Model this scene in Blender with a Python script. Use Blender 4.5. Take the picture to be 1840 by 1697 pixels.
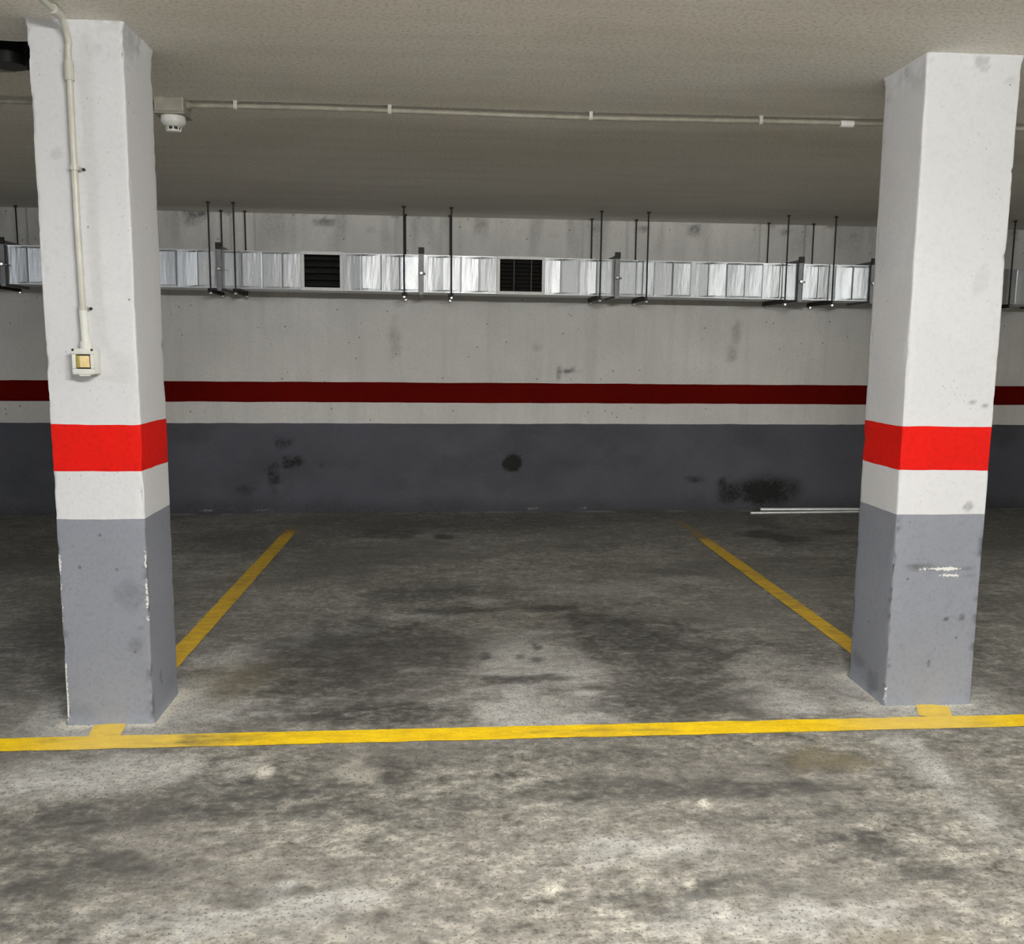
import bpy, bmesh, math, random
import numpy as np
from mathutils import Vector, Matrix

random.seed(7)
for o in list(bpy.data.objects):
    bpy.data.objects.remove(o, do_unlink=True)
scene = bpy.context.scene
COL = scene.collection

# ------------------------------------------------------------------ camera
F_PX, YAW, PITCH, ROLL, CAM_H = 1626.749, 0.0698, 0.1342, 0.0095, 1.3507
cam_data = bpy.data.cameras.new('camera')
cam = bpy.data.objects.new('camera', cam_data)
COL.objects.link(cam)
_fh = Vector((math.sin(YAW), math.cos(YAW), 0)); _r0 = Vector((math.cos(YAW), -math.sin(YAW), 0)); _z = Vector((0, 0, 1))
_fw = _fh * math.cos(PITCH) - _z * math.sin(PITCH)
_u0 = _fh * math.sin(PITCH) + _z * math.cos(PITCH)
_R = _r0 * math.cos(ROLL) + _u0 * math.sin(ROLL)
_U = -_r0 * math.sin(ROLL) + _u0 * math.cos(ROLL)
cam.matrix_world = Matrix(((_R.x, _U.x, -_fw.x, 0), (_R.y, _U.y, -_fw.y, 0), (_R.z, _U.z, -_fw.z, CAM_H), (0, 0, 0, 1)))
cam_data.sensor_fit = 'HORIZONTAL'; cam_data.sensor_width = 36.0
cam_data.lens = F_PX * 36.0 / 1840.0
cam_data.clip_start = 0.05; cam_data.clip_end = 100
scene.camera = cam

# ------------------------------------------------------------------ world, exposure, lamps
world = bpy.data.worlds.new('world'); scene.world = world
world.use_nodes = True
world.node_tree.nodes['Background'].inputs[0].default_value = (0, 0, 0, 1)
world.node_tree.nodes['Background'].inputs[1].default_value = 0.0
scene.view_settings.view_transform = 'Standard'
scene.view_settings.look = 'None'
scene.view_settings.gamma = 1.0
scene.view_settings.use_curve_mapping = False
scene.view_settings.exposure = 1.30
scene.cycles.use_light_tree = False   # six lamp tubes only
# ceiling lamps of the driving aisle: x, y, tube radiance, colour
LAMPS = [(-5.25, 0.6, 255, (0.90, 0.95, 1.0), 'cool white ceiling lamp over the aisle, far left of the left pillar'),
         (0.45, 0.55, 275, (1.0, 0.985, 0.945), 'warm white ceiling lamp over the aisle, midway between the pillars'),
         (5.3, 0.6, 250, (0.985, 1.0, 0.965), 'warm white ceiling lamp over the aisle, far right of the right pillar')]

H = 2.4                     # clear height
WY, SK = 7.4814, 0.0206     # back wall: y = WY + SK * x
X0, X1, Y0 = -10.5, 10.5, -5.0
Z_GREY, Z_WHITE, Z_RED = 0.7506, 0.9186, 1.0823
WZ_GREY, WZ_WHITE, WZ_RED = 0.7416, 0.9138, 1.0778

# ------------------------------------------------------------------ numpy noise
def _hash(ix, iy, seed):
    n = (ix.astype(np.int64) * 374761393 + iy.astype(np.int64) * 668265263 + seed * 144665) & 0x7fffffff
    n = ((n ^ (n >> 13)) * 1274126177) & 0x7fffffff
    n = (n ^ (n >> 16)) & 0x7fffffff
    return (n % 100003) / 100003.0
def vnoise(x, y, seed=0):
    ix = np.floor(x); iy = np.floor(y)
    fx = x - ix; fy = y - iy
    fx = fx * fx * (3 - 2 * fx); fy = fy * fy * (3 - 2 * fy)
    a = _hash(ix, iy, seed); b = _hash(ix + 1, iy, seed); c = _hash(ix, iy + 1, seed); d = _hash(ix + 1, iy + 1, seed)
    return (a * (1 - fx) + b * fx) * (1 - fy) + (c * (1 - fx) + d * fx) * fy
def fbm(x, y, seed=0, oct=4):
    x = np.asarray(x, float); y = np.asarray(y, float)
    v = 0; amp = 0.5; tot = 0
    for k in range(oct):
        v = v + amp * vnoise(x * 2 ** k + 17.3 * k, y * 2 ** k - 9.1 * k, seed + k); tot += amp; amp *= 0.55
    return v / tot
def sstep(a, b, x):
    t = np.clip((x - a) / (b - a), 0, 1)
    return t * t * (3 - 2 * t)
def blob(X, Y, cx, cy, rx, ry, soft, nz, seed, freq=None):
    fr = freq or 1.6 / max(min(rx, ry), 0.02)
    fr = min(fr, 18)
    d = np.sqrt(((X - cx) / rx) ** 2 + ((Y - cy) / ry) ** 2)
    d = d + (fbm(X * fr * 0.7, Y * fr, seed, 4) - 0.5) * 2.2 * nz
    return 1 - sstep(1 - soft, 1 + soft * 0.6, d)

# ------------------------------------------------------------------ object helpers
def link(o, parent=None):
    COL.objects.link(o)
    if parent is not None:
        o.parent = parent
    return o
def tag(o, label=None, cat=None, group=None, kind=None):
    if label: o['label'] = label
    if cat: o['category'] = cat
    if group: o['group'] = group
    if kind: o['kind'] = kind
    return o
def empty(name, loc=(0, 0, 0), rot=(0, 0, 0)):
    o = bpy.data.objects.new(name, None); o.empty_display_size = 0.1
    o.location = loc; o.rotation_euler = rot
    return link(o)
def mesh_obj(name, verts, faces, mat, parent=None, smooth=False):
    me = bpy.data.meshes.new(name)
    me.from_pydata([tuple(v) for v in verts], [], [tuple(f) for f in faces])
    me.update()
    if mat: me.materials.append(mat)
    if smooth:
        me.polygons.foreach_set('use_smooth', [True] * len(me.polygons))
    return link(bpy.data.objects.new(name, me), parent)
def bm_obj(name, bm, mat, parent=None, smooth=False):
    me = bpy.data.meshes.new(name)
    bmesh.ops.recalc_face_normals(bm, faces=bm.faces)
    bm.to_mesh(me); bm.free()
    mats = mat if isinstance(mat, (list, tuple)) else [mat]
    for m in mats: me.materials.append(m)
    if smooth:
        me.polygons.foreach_set('use_smooth', [True] * len(me.polygons))
        try: me.set_sharp_from_angle(angle=math.radians(40))
        except Exception: pass
    return link(bpy.data.objects.new(name, me), parent)
def share(name, me, parent=None):
    return link(bpy.data.objects.new(name, me), parent)
def box(bm, x0, x1, y0, y1, z0, z1, bev=0.0, mi=0):
    vs = [bm.verts.new(p) for p in ((x0, y0, z0), (x1, y0, z0), (x1, y1, z0), (x0, y1, z0), (x0, y0, z1), (x1, y0, z1), (x1, y1, z1), (x0, y1, z1))]
    fs = [bm.faces.new([vs[i] for i in f]) for f in ((0, 3, 2, 1), (4, 5, 6, 7), (0, 1, 5, 4), (1, 2, 6, 5), (2, 3, 7, 6), (3, 0, 4, 7))]
    for f in fs: f.material_index = mi
    if bev > 0:
        es = list({e for f in fs for e in f.edges})
        bmesh.ops.bevel(bm, geom=es, offset=bev, segments=2, profile=0.5, affect='EDGES', material=mi)
def tube(bm, pts, rad, seg=12, caps=True, mi=0):
    """sweep a circle along a polyline; rad may be a list"""
    pts = [Vector(p) for p in pts]; n = len(pts)
    rads = rad if isinstance(rad, (list, tuple)) else [rad] * n
    rings = []; ref = None
    for i, p in enumerate(pts):
        t = (pts[min(i + 1, n - 1)] - pts[max(i - 1, 0)]).normalized()
        if ref is None:
            ref = Vector((0, 0, 1)) if abs(t.z) < 0.9 else Vector((1, 0, 0))
        a = (ref - t * ref.dot(t)).normalized(); b = t.cross(a); ref = a
        rings.append([bm.verts.new(p + (a * math.cos(2 * math.pi * k / seg) + b * math.sin(2 * math.pi * k / seg)) * rads[i]) for k in range(seg)])
    for i in range(n - 1):
        for k in range(seg):
            f = bm.faces.new((rings[i][k], rings[i][(k + 1) % seg], rings[i + 1][(k + 1) % seg], rings[i + 1][k])); f.material_index = mi
    if caps:
        f = bm.faces.new(rings[0][::-1]); f.material_index = mi
        f = bm.faces.new(rings[-1]); f.material_index = mi
def lathe(bm, prof, c, seg=28, mi=0):
    """prof: (radius, z) from top to bottom, around a vertical axis at c"""
    rings = [[bm.verts.new((c[0] + r * math.cos(2 * math.pi * k / seg), c[1] + r * math.sin(2 * math.pi * k / seg), c[2] + z)) for k in range(seg)] for r, z in prof]
    for i in range(len(rings) - 1):
        for k in range(seg):
            f = bm.faces.new((rings[i][k], rings[i][(k + 1) % seg], rings[i + 1][(k + 1) % seg], rings[i + 1][k])); f.material_index = mi
    for rg in (rings[0], rings[-1]):
        f = bm.faces.new(rg); f.material_index = mi
def set_attr(me, name, data):
    """per-vertex float attribute"""
    a = me.attributes.new(name, 'FLOAT', 'POINT')
    a.data.foreach_set('value', np.asarray(data, np.float32).ravel())
def tensor_grid(us, vs):
    """vertex index grid and quads for a tensor-product grid"""
    nu, nv = len(us), len(vs)
    U, V = np.meshgrid(us, vs, indexing='ij')
    idx = np.arange(nu * nv).reshape(nu, nv)
    q = np.stack([idx[:-1, :-1], idx[1:, :-1], idx[1:, 1:], idx[:-1, 1:]], -1).reshape(-1, 4)
    return U.ravel(), V.ravel(), q
def lines(lo, hi, f0, f1, fine, coarse):
    a = list(np.linspace(lo, f0, max(2, int((f0 - lo) / coarse) + 1)))[:-1] if f0 > lo else []
    b = list(np.linspace(f0, f1, int(round((f1 - f0) / fine)) + 1))
    c = list(np.linspace(f1, hi, max(2, int((hi - f1) / coarse) + 1)))[1:] if hi > f1 else []
    return np.array(a + b + c)

# ------------------------------------------------------------------ materials
class NT:
    def __init__(s, name):
        s.mat = bpy.data.materials.new(name); s.mat.use_nodes = True
        s.t = s.mat.node_tree; s.t.nodes.clear()
        s.out = s.n('ShaderNodeOutputMaterial')
        s.co = s.n('ShaderNodeTexCoord').outputs['Object']
    def n(s, kind, **kw):
        nd = s.t.nodes.new(kind)
        for k, v in kw.items(): setattr(nd, k, v)
        return nd
    def put(s, sock, v):
        if hasattr(v, 'is_output') or isinstance(v, bpy.types.NodeSocket): s.t.links.new(v, sock)
        elif isinstance(v, (tuple, list)):
            sock.default_value = (*v, 1)[:4] if sock.type == 'RGBA' else v
        else: sock.default_value = v
    def noise(s, scale, detail=4, rough=0.6, stretch=None, dist=0.0, off=None):
        co = s.co
        if stretch or off:
            m = s.n('ShaderNodeMapping'); s.t.links.new(co, m.inputs[0])
            if stretch: m.inputs['Scale'].default_value = stretch
            if off: m.inputs['Location'].default_value = off
            co = m.outputs[0]
        nd = s.n('ShaderNodeTexNoise'); s.t.links.new(co, nd.inputs['Vector'])
        nd.inputs['Scale'].default_value = scale; nd.inputs['Detail'].default_value = detail
        nd.inputs['Roughness'].default_value = rough; nd.inputs['Distortion'].default_value = dist
        return nd.outputs['Fac']
    def voronoi(s, scale, rand=1.0, stretch=None, feature='F1', out='Distance'):
        co = s.co
        if stretch:
            m = s.n('ShaderNodeMapping'); s.t.links.new(co, m.inputs[0]); m.inputs['Scale'].default_value = stretch; co = m.outputs[0]
        nd = s.n('ShaderNodeTexVoronoi', feature=feature); s.t.links.new(co, nd.inputs['Vector'])
        nd.inputs['Scale'].default_value = scale; nd.inputs['Randomness'].default_value = rand
        return nd.outputs[out]
    def ramp(s, fac, stops, interp='LINEAR'):
        r = s.n('ShaderNodeValToRGB'); s.put(r.inputs[0], fac); cr = r.color_ramp; cr.interpolation = interp
        while len(cr.elements) < len(stops): cr.elements.new(0.5)
        for e, (p, c) in zip(cr.elements, stops):
            e.position = p; e.color = (*c, 1) if isinstance(c, (tuple, list)) else (c, c, c, 1)
        return r.outputs[0]
    def mix(s, fac, a, b, blend='MIX'):
        m = s.n('ShaderNodeMix', data_type='RGBA', blend_type=blend)
        s.put(m.inputs[0], fac); s.put(m.inputs[6], a); s.put(m.inputs[7], b)
        return m.outputs[2]
    def math(s, op, a, b=0.0, clamp=False):
        m = s.n('ShaderNodeMath', operation=op, use_clamp=clamp); s.put(m.inputs[0], a); s.put(m.inputs[1], b)
        return m.outputs[0]
    def attr(s, name):
        return s.n('ShaderNodeAttribute', attribute_name=name).outputs['Fac']
    def bsdf(s, col, rough=0.6, metal=0.0, bump=None, bstr=0.3, bdist=0.002, spec=0.5):
        b = s.n('ShaderNodeBsdfPrincipled')
        s.put(b.inputs['Base Color'], col); s.put(b.inputs['Roughness'], rough); s.put(b.inputs['Metallic'], metal)
        s.put(b.inputs['Specular IOR Level'], spec)
        if bump is not None:
            bp = s.n('ShaderNodeBump'); bp.inputs['Strength'].default_value = bstr; bp.inputs['Distance'].default_value = bdist
            s.put(bp.inputs['Height'], bump); s.t.links.new(bp.outputs[0], b.inputs['Normal'])
        s.b = b
        return b
    def done(s, shader=None):
        s.t.links.new((shader or s.b).outputs[0], s.out.inputs[0])
        return s.mat

def m_paint(name, col, rough=0.55, mott=0.12, pits=0.02, chip_col=(0.74, 0.74, 0.71), dirt=(0.05, 0.05, 0.045), bstr=0.35, spec=0.4, streak=0.0, fleck=0.5):
    """wall paint over concrete: soft mottling, small pits, chipped and scuffed where the mesh attributes say so"""
    t = NT(name)
    big = t.noise(2.2, 4, 0.6)
    fine = t.noise(60, 3, 0.7)
    c = t.mix(t.ramp(big, [(0.3, 0.0), (0.72, 1.0)]), tuple(v * (1 - mott) for v in col), tuple(min(1, v * (1 + mott * 0.5)) for v in col))
    c = t.mix(t.ramp(fine, [(0.3, fleck), (0.52, 0.0)]), c, tuple(v * 0.70 for v in col))
    if streak:
        st = t.noise(9, 4, 0.6, stretch=(1.0, 1.0, 0.08))
        c = t.mix(t.math('MULTIPLY', t.ramp(st, [(0.5, 0.0), (0.75, 1.0)]), streak), c, tuple(v * 0.6 for v in col))
    # pits: rare small dark holes
    d = t.voronoi(13.0); sel = t.noise(4.3, 2, 0.5, off=(3, 1, 7))
    pit = t.math('MULTIPLY', t.ramp(d, [(0.0, 1.0), (0.05 + pits, 0.8), (0.075 + pits, 0.0)]), t.ramp(sel, [(0.5, 0.0), (0.56, 1.0)]))
    d2 = t.voronoi(41.0)
    sel2 = t.noise(7.0, 2, 0.5, off=(9, 4, 2))
    pit2 = t.math('MULTIPLY', t.ramp(d2, [(0.0, 0.7), (0.09, 0.5), (0.13, 0.0)]), t.ramp(sel2, [(0.55, 0.0), (0.62, 1.0)]))
    pit = t.math('MAXIMUM', pit, pit2)
    c = t.mix(t.math('MULTIPLY', pit, 0.75), c, dirt)
    # scuffs and chips
    sc = t.math('MULTIPLY', t.attr('scuff'), t.ramp(t.noise(38, 5, 0.75), [(0.34, 0.55), (0.58, 1.2)]), clamp=True)
    c = t.mix(sc, c, dirt)
    ch = t.ramp(t.math('ADD', t.attr('chip'), t.math('MULTIPLY', t.math('SUBTRACT', t.noise(110, 3, 0.7), 0.5), 1.5)), [(0.47, 0.0), (0.58, 0.9)])
    c = t.mix(ch, c, chip_col)
    hgt = t.noise(26, 3, 0.7)
    t.bsdf(c, rough, 0, hgt, bstr, 0.005, spec)
    return t.done()

def m_plain(name, col, rough=0.5, metal=0.0, var=0.15, scale=25, spec=0.5):
    t = NT(name)
    n = t.noise(scale, 4, 0.6)
    c = t.mix(t.ramp(n, [(0.3, 0.0), (0.7, 1.0)]), tuple(v * (1 - var) for v in col), tuple(min(1, v * (1 + var)) for v in col))
    t.bsdf(c, rough, metal, None, 0.1, 0.001, spec)
    return t.done()

def m_floor():
    t = NT('worn_concrete')
    big = t.noise(1.1, 6, 0.62, stretch=(0.75, 1.3, 1))
    mid = t.noise(10, 6, 0.7, stretch=(0.85, 1.25, 1))
    mid2 = t.noise(31, 5, 0.72, stretch=(0.9, 1.15, 1), off=(4, 8, 0))
    fine = t.noise(95, 4, 0.7)
    mix1 = t.math('ADD', t.math('MULTIPLY', mid, 0.5), t.math('MULTIPLY', mid2, 0.5))
    aisle = t.ramp(mix1, [(0.38, (0.055, 0.05, 0.042)), (0.45, (0.145, 0.137, 0.118)), (0.52, (0.225, 0.215, 0.19)), (0.60, (0.385, 0.365, 0.31))])
    bay = t.ramp(mix1, [(0.38, (0.105, 0.099, 0.086)), (0.5, (0.25, 0.24, 0.218)), (0.61, (0.44, 0.43, 0.395))])
    c = t.mix(t.attr('mottle'), bay, aisle)
    c = t.mix(t.ramp(big, [(0.40, 0.5), (0.55, 0.0)]), c, (0.125, 0.118, 0.108))
    dk = t.math('MULTIPLY', t.attr('grime'), t.ramp(mix1, [(0.38, 1.15), (0.62, 0.55)]), clamp=True)
    c = t.mix(dk, c, (0.05, 0.048, 0.045))
    br = t.math('MULTIPLY', t.attr('brown'), t.ramp(mid2, [(0.35, 0.9), (0.65, 0.25)]), clamp=True)
    c = t.mix(br, c, (0.19, 0.155, 0.085))
    pl = t.math('MULTIPLY', t.attr('pale'), t.ramp(mix1, [(0.36, 0.35), (0.58, 1.0)]), clamp=True)
    c = t.mix(pl, c, (0.52, 0.515, 0.49))
    cr = t.math('MULTIPLY', t.attr('cream'), t.ramp(mid2, [(0.3, 0.6), (0.5, 1.0)]), clamp=True)
    c = t.mix(cr, c, (0.64, 0.61, 0.52))
    c = t.mix(t.ramp(fine, [(0.37, 0.85), (0.455, 0.0)]), c, (0.06, 0.055, 0.048))
    hgt = mid2
    t.bsdf(c, t.ramp(mid, [(0.3, 0.5), (0.7, 0.75)]), 0, hgt, 0.35, 0.004, 0.35)
    return t.done()

def m_ceiling():
    t = NT('ceiling_plaster')
    big = t.noise(0.9, 5, 0.6, stretch=(0.6, 1.4, 1))
    board = t.noise(3.0, 5, 0.65, stretch=(0.35, 2.6, 1))
    fine = t.noise(70, 4, 0.75)
    c = t.mix(t.ramp(big, [(0.35, 0.0), (0.65, 1.0)]), (0.84, 0.81, 0.745), (0.90, 0.88, 0.835))
    c = t.mix(t.ramp(board, [(0.35, 0.22), (0.55, 0.0)]), c, (0.56, 0.53, 0.46))
    c = t.mix(t.ramp(fine, [(0.35, 0.6), (0.52, 0.0)]), c, (0.46, 0.43, 0.36))
    t.bsdf(c, 0.85, 0, fine, 0.3, 0.003, 0.2)
    return t.done()

def m_galv(name, tint=(0.58, 0.60, 0.62), rough=0.39):
    t = NT(name)
    info = t.n('ShaderNodeObjectInfo').outputs['Random']
    sp = t.voronoi(60, out='Color')
    g = t.n('ShaderNodeSeparateColor'); t.t.links.new(sp, g.inputs[0])
    n = t.noise(6, 4, 0.6)
    c = t.mix(g.outputs[0], tuple(v * 0.86 for v in tint), tint)
    c = t.mix(t.math('MULTIPLY', info, 0.35), c, tuple(v * 0.72 for v in tint))
    c = t.mix(t.ramp(t.noise(30, 5, 0.7), [(0.3, 0.45), (0.45, 0.0)]), c, tuple(v * 0.6 for v in tint))
    r = t.math('ADD', t.math('MULTIPLY', n, 0.16), rough - 0.08)
    t.bsdf(c, r, 0.92, t.noise(5.5, 2, 0.5), 0.35, 0.006)
    return t.done()

def m_line(name, col):
    """worn road paint: thin, scuffed through to the concrete where worn"""
    t = NT(name)
    n = t.noise(16, 7, 0.72, stretch=(0.6, 1.6, 1)); f = t.noise(85, 4, 0.7)
    c = t.mix(t.ramp(n, [(0.32, 0.0), (0.62, 1.0)]), (col[0] * 0.74, col[1] * 0.66, col[2] * 0.8), col)
    c = t.mix(t.ramp(f, [(0.33, 0.5), (0.45, 0.0)]), c, tuple(v * 0.45 for v in col))
    c = t.mix(t.math('MULTIPLY', t.attr('dusty'), 0.42, clamp=True), c, (0.60, 0.47, 0.21))
    gr = t.math('MULTIPLY', t.attr('grime'), t.ramp(n, [(0.35, 1.0), (0.65, 0.3)]), clamp=True)
    c = t.mix(gr, c, (0.13, 0.11, 0.05))
    b = t.bsdf(c, 0.6, 0, None, 0, 0, 0.3)
    tr = t.n('ShaderNodeBsdfTransparent')
    wear = t.math('ADD', t.attr('wear'), t.math('MULTIPLY', t.math('SUBTRACT', t.math('ADD', t.math('MULTIPLY', n, 0.6), t.math('MULTIPLY', f, 0.4)), 0.5), 1.6))
    mx = t.n('ShaderNodeMixShader'); t.put(mx.inputs[0], t.ramp(wear, [(0.40, 0.0), (0.62, 1.0)]))
    t.t.links.new(b.outputs[0], mx.inputs[1]); t.t.links.new(tr.outputs[0], mx.inputs[2])
    return t.done(mx)

def m_emit(name, col, strength):
    t = NT(name)
    e = t.n('ShaderNodeEmission'); t.put(e.inputs[0], col); e.inputs[1].default_value = strength
    return t.done(e)

M = {}
M['floor'] = m_floor()
M['ceiling'] = m_ceiling()
M['slab'] = m_plain('shade_dark_slab_concrete', (0.03, 0.028, 0.024), 0.9, var=0.4, scale=12)  # bare concrete made near-black: shade inside the ceiling opening put into its colour
M['p_white'] = m_paint('pillar_white_paint', (0.63, 0.635, 0.65), mott=0.05, pits=-0.012, bstr=0.25, fleck=0.22)
M['p_red'] = m_paint('pillar_red_paint', (0.62, 0.007, 0.003), mott=0.10, pits=-0.03, chip_col=(0.55, 0.05, 0.03), bstr=0.3, spec=0.15)
M['p_grey'] = m_paint('pillar_grey_paint', (0.235, 0.248, 0.288), mott=0.10, pits=0.025, dirt=(0.06, 0.06, 0.07))
M['w_white'] = m_paint('wall_white_paint', (0.75, 0.735, 0.70), mott=0.10, pits=0.03, dirt=(0.09, 0.085, 0.075), streak=0.3, fleck=0.4)
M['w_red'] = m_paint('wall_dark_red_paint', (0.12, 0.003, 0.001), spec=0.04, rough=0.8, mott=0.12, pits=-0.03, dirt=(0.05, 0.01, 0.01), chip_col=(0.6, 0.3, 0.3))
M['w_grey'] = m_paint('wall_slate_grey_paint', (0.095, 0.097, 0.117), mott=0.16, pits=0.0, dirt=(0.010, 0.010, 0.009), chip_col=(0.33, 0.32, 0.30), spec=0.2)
M['galv'] = m_galv('galvanised_sheet')
M['galv_dull'] = m_galv('galvanised_profile', (0.26, 0.265, 0.27), 0.5)
M['rod'] = m_plain('dark_threaded_steel', (0.035, 0.034, 0.032), 0.5, 0.6, 0.3, 80)
M['zinc'] = m_plain('zinc_plated_steel', (0.72, 0.70, 0.67), 0.3, 0.8, 0.1, 60)
M['vent_white'] = m_plain('white_enamel', (0.85, 0.85, 0.83), 0.4, 0, 0.06, 30)
M['louvre'] = m_plain('dark_louvre_metal', (0.035, 0.034, 0.03), 0.5, 0.2, 0.3, 30)
M['filter'] = m_plain('duct_shade_black', (0.006, 0.006, 0.006), 0.9, 0, 0.3, 60)  # black stands in for the shade inside the duct
M['pvc'] = m_plain('ivory_pvc', (0.50, 0.49, 0.43), 0.35, 0, 0.10, 12)
M['pvc_white'] = m_plain('white_pvc', (0.66, 0.66, 0.62), 0.4, 0, 0.07, 20)
M['pvc_grey'] = m_plain('dusty_ivory_pvc', (0.29, 0.275, 0.225), 0.5, 0, 0.2, 20)
M['black'] = m_plain('black_plastic', (0.012, 0.012, 0.012), 0.45, 0, 0.3, 40)
M['amber'] = m_plain('amber_plastic', (0.74, 0.58, 0.29), 0.3, 0, 0.15, 60)
M['olive'] = m_plain('yellowed_plastic', (0.36, 0.29, 0.06), 0.35, 0, 0.25, 90)
M['alu'] = m_plain('pale_aluminium', (0.86, 0.86, 0.85), 0.32, 0.55, 0.08, 20)
M['lamp_body'] = m_plain('white_lamp_sheet', (0.8, 0.8, 0.8), 0.4, 0, 0.05, 20)
M['yellow'] = m_line('yellow_road_paint', (0.90, 0.62, 0.010))
M['yellow_side'] = m_line('deep_yellow_road_paint', (0.74, 0.47, 0.012))

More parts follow.
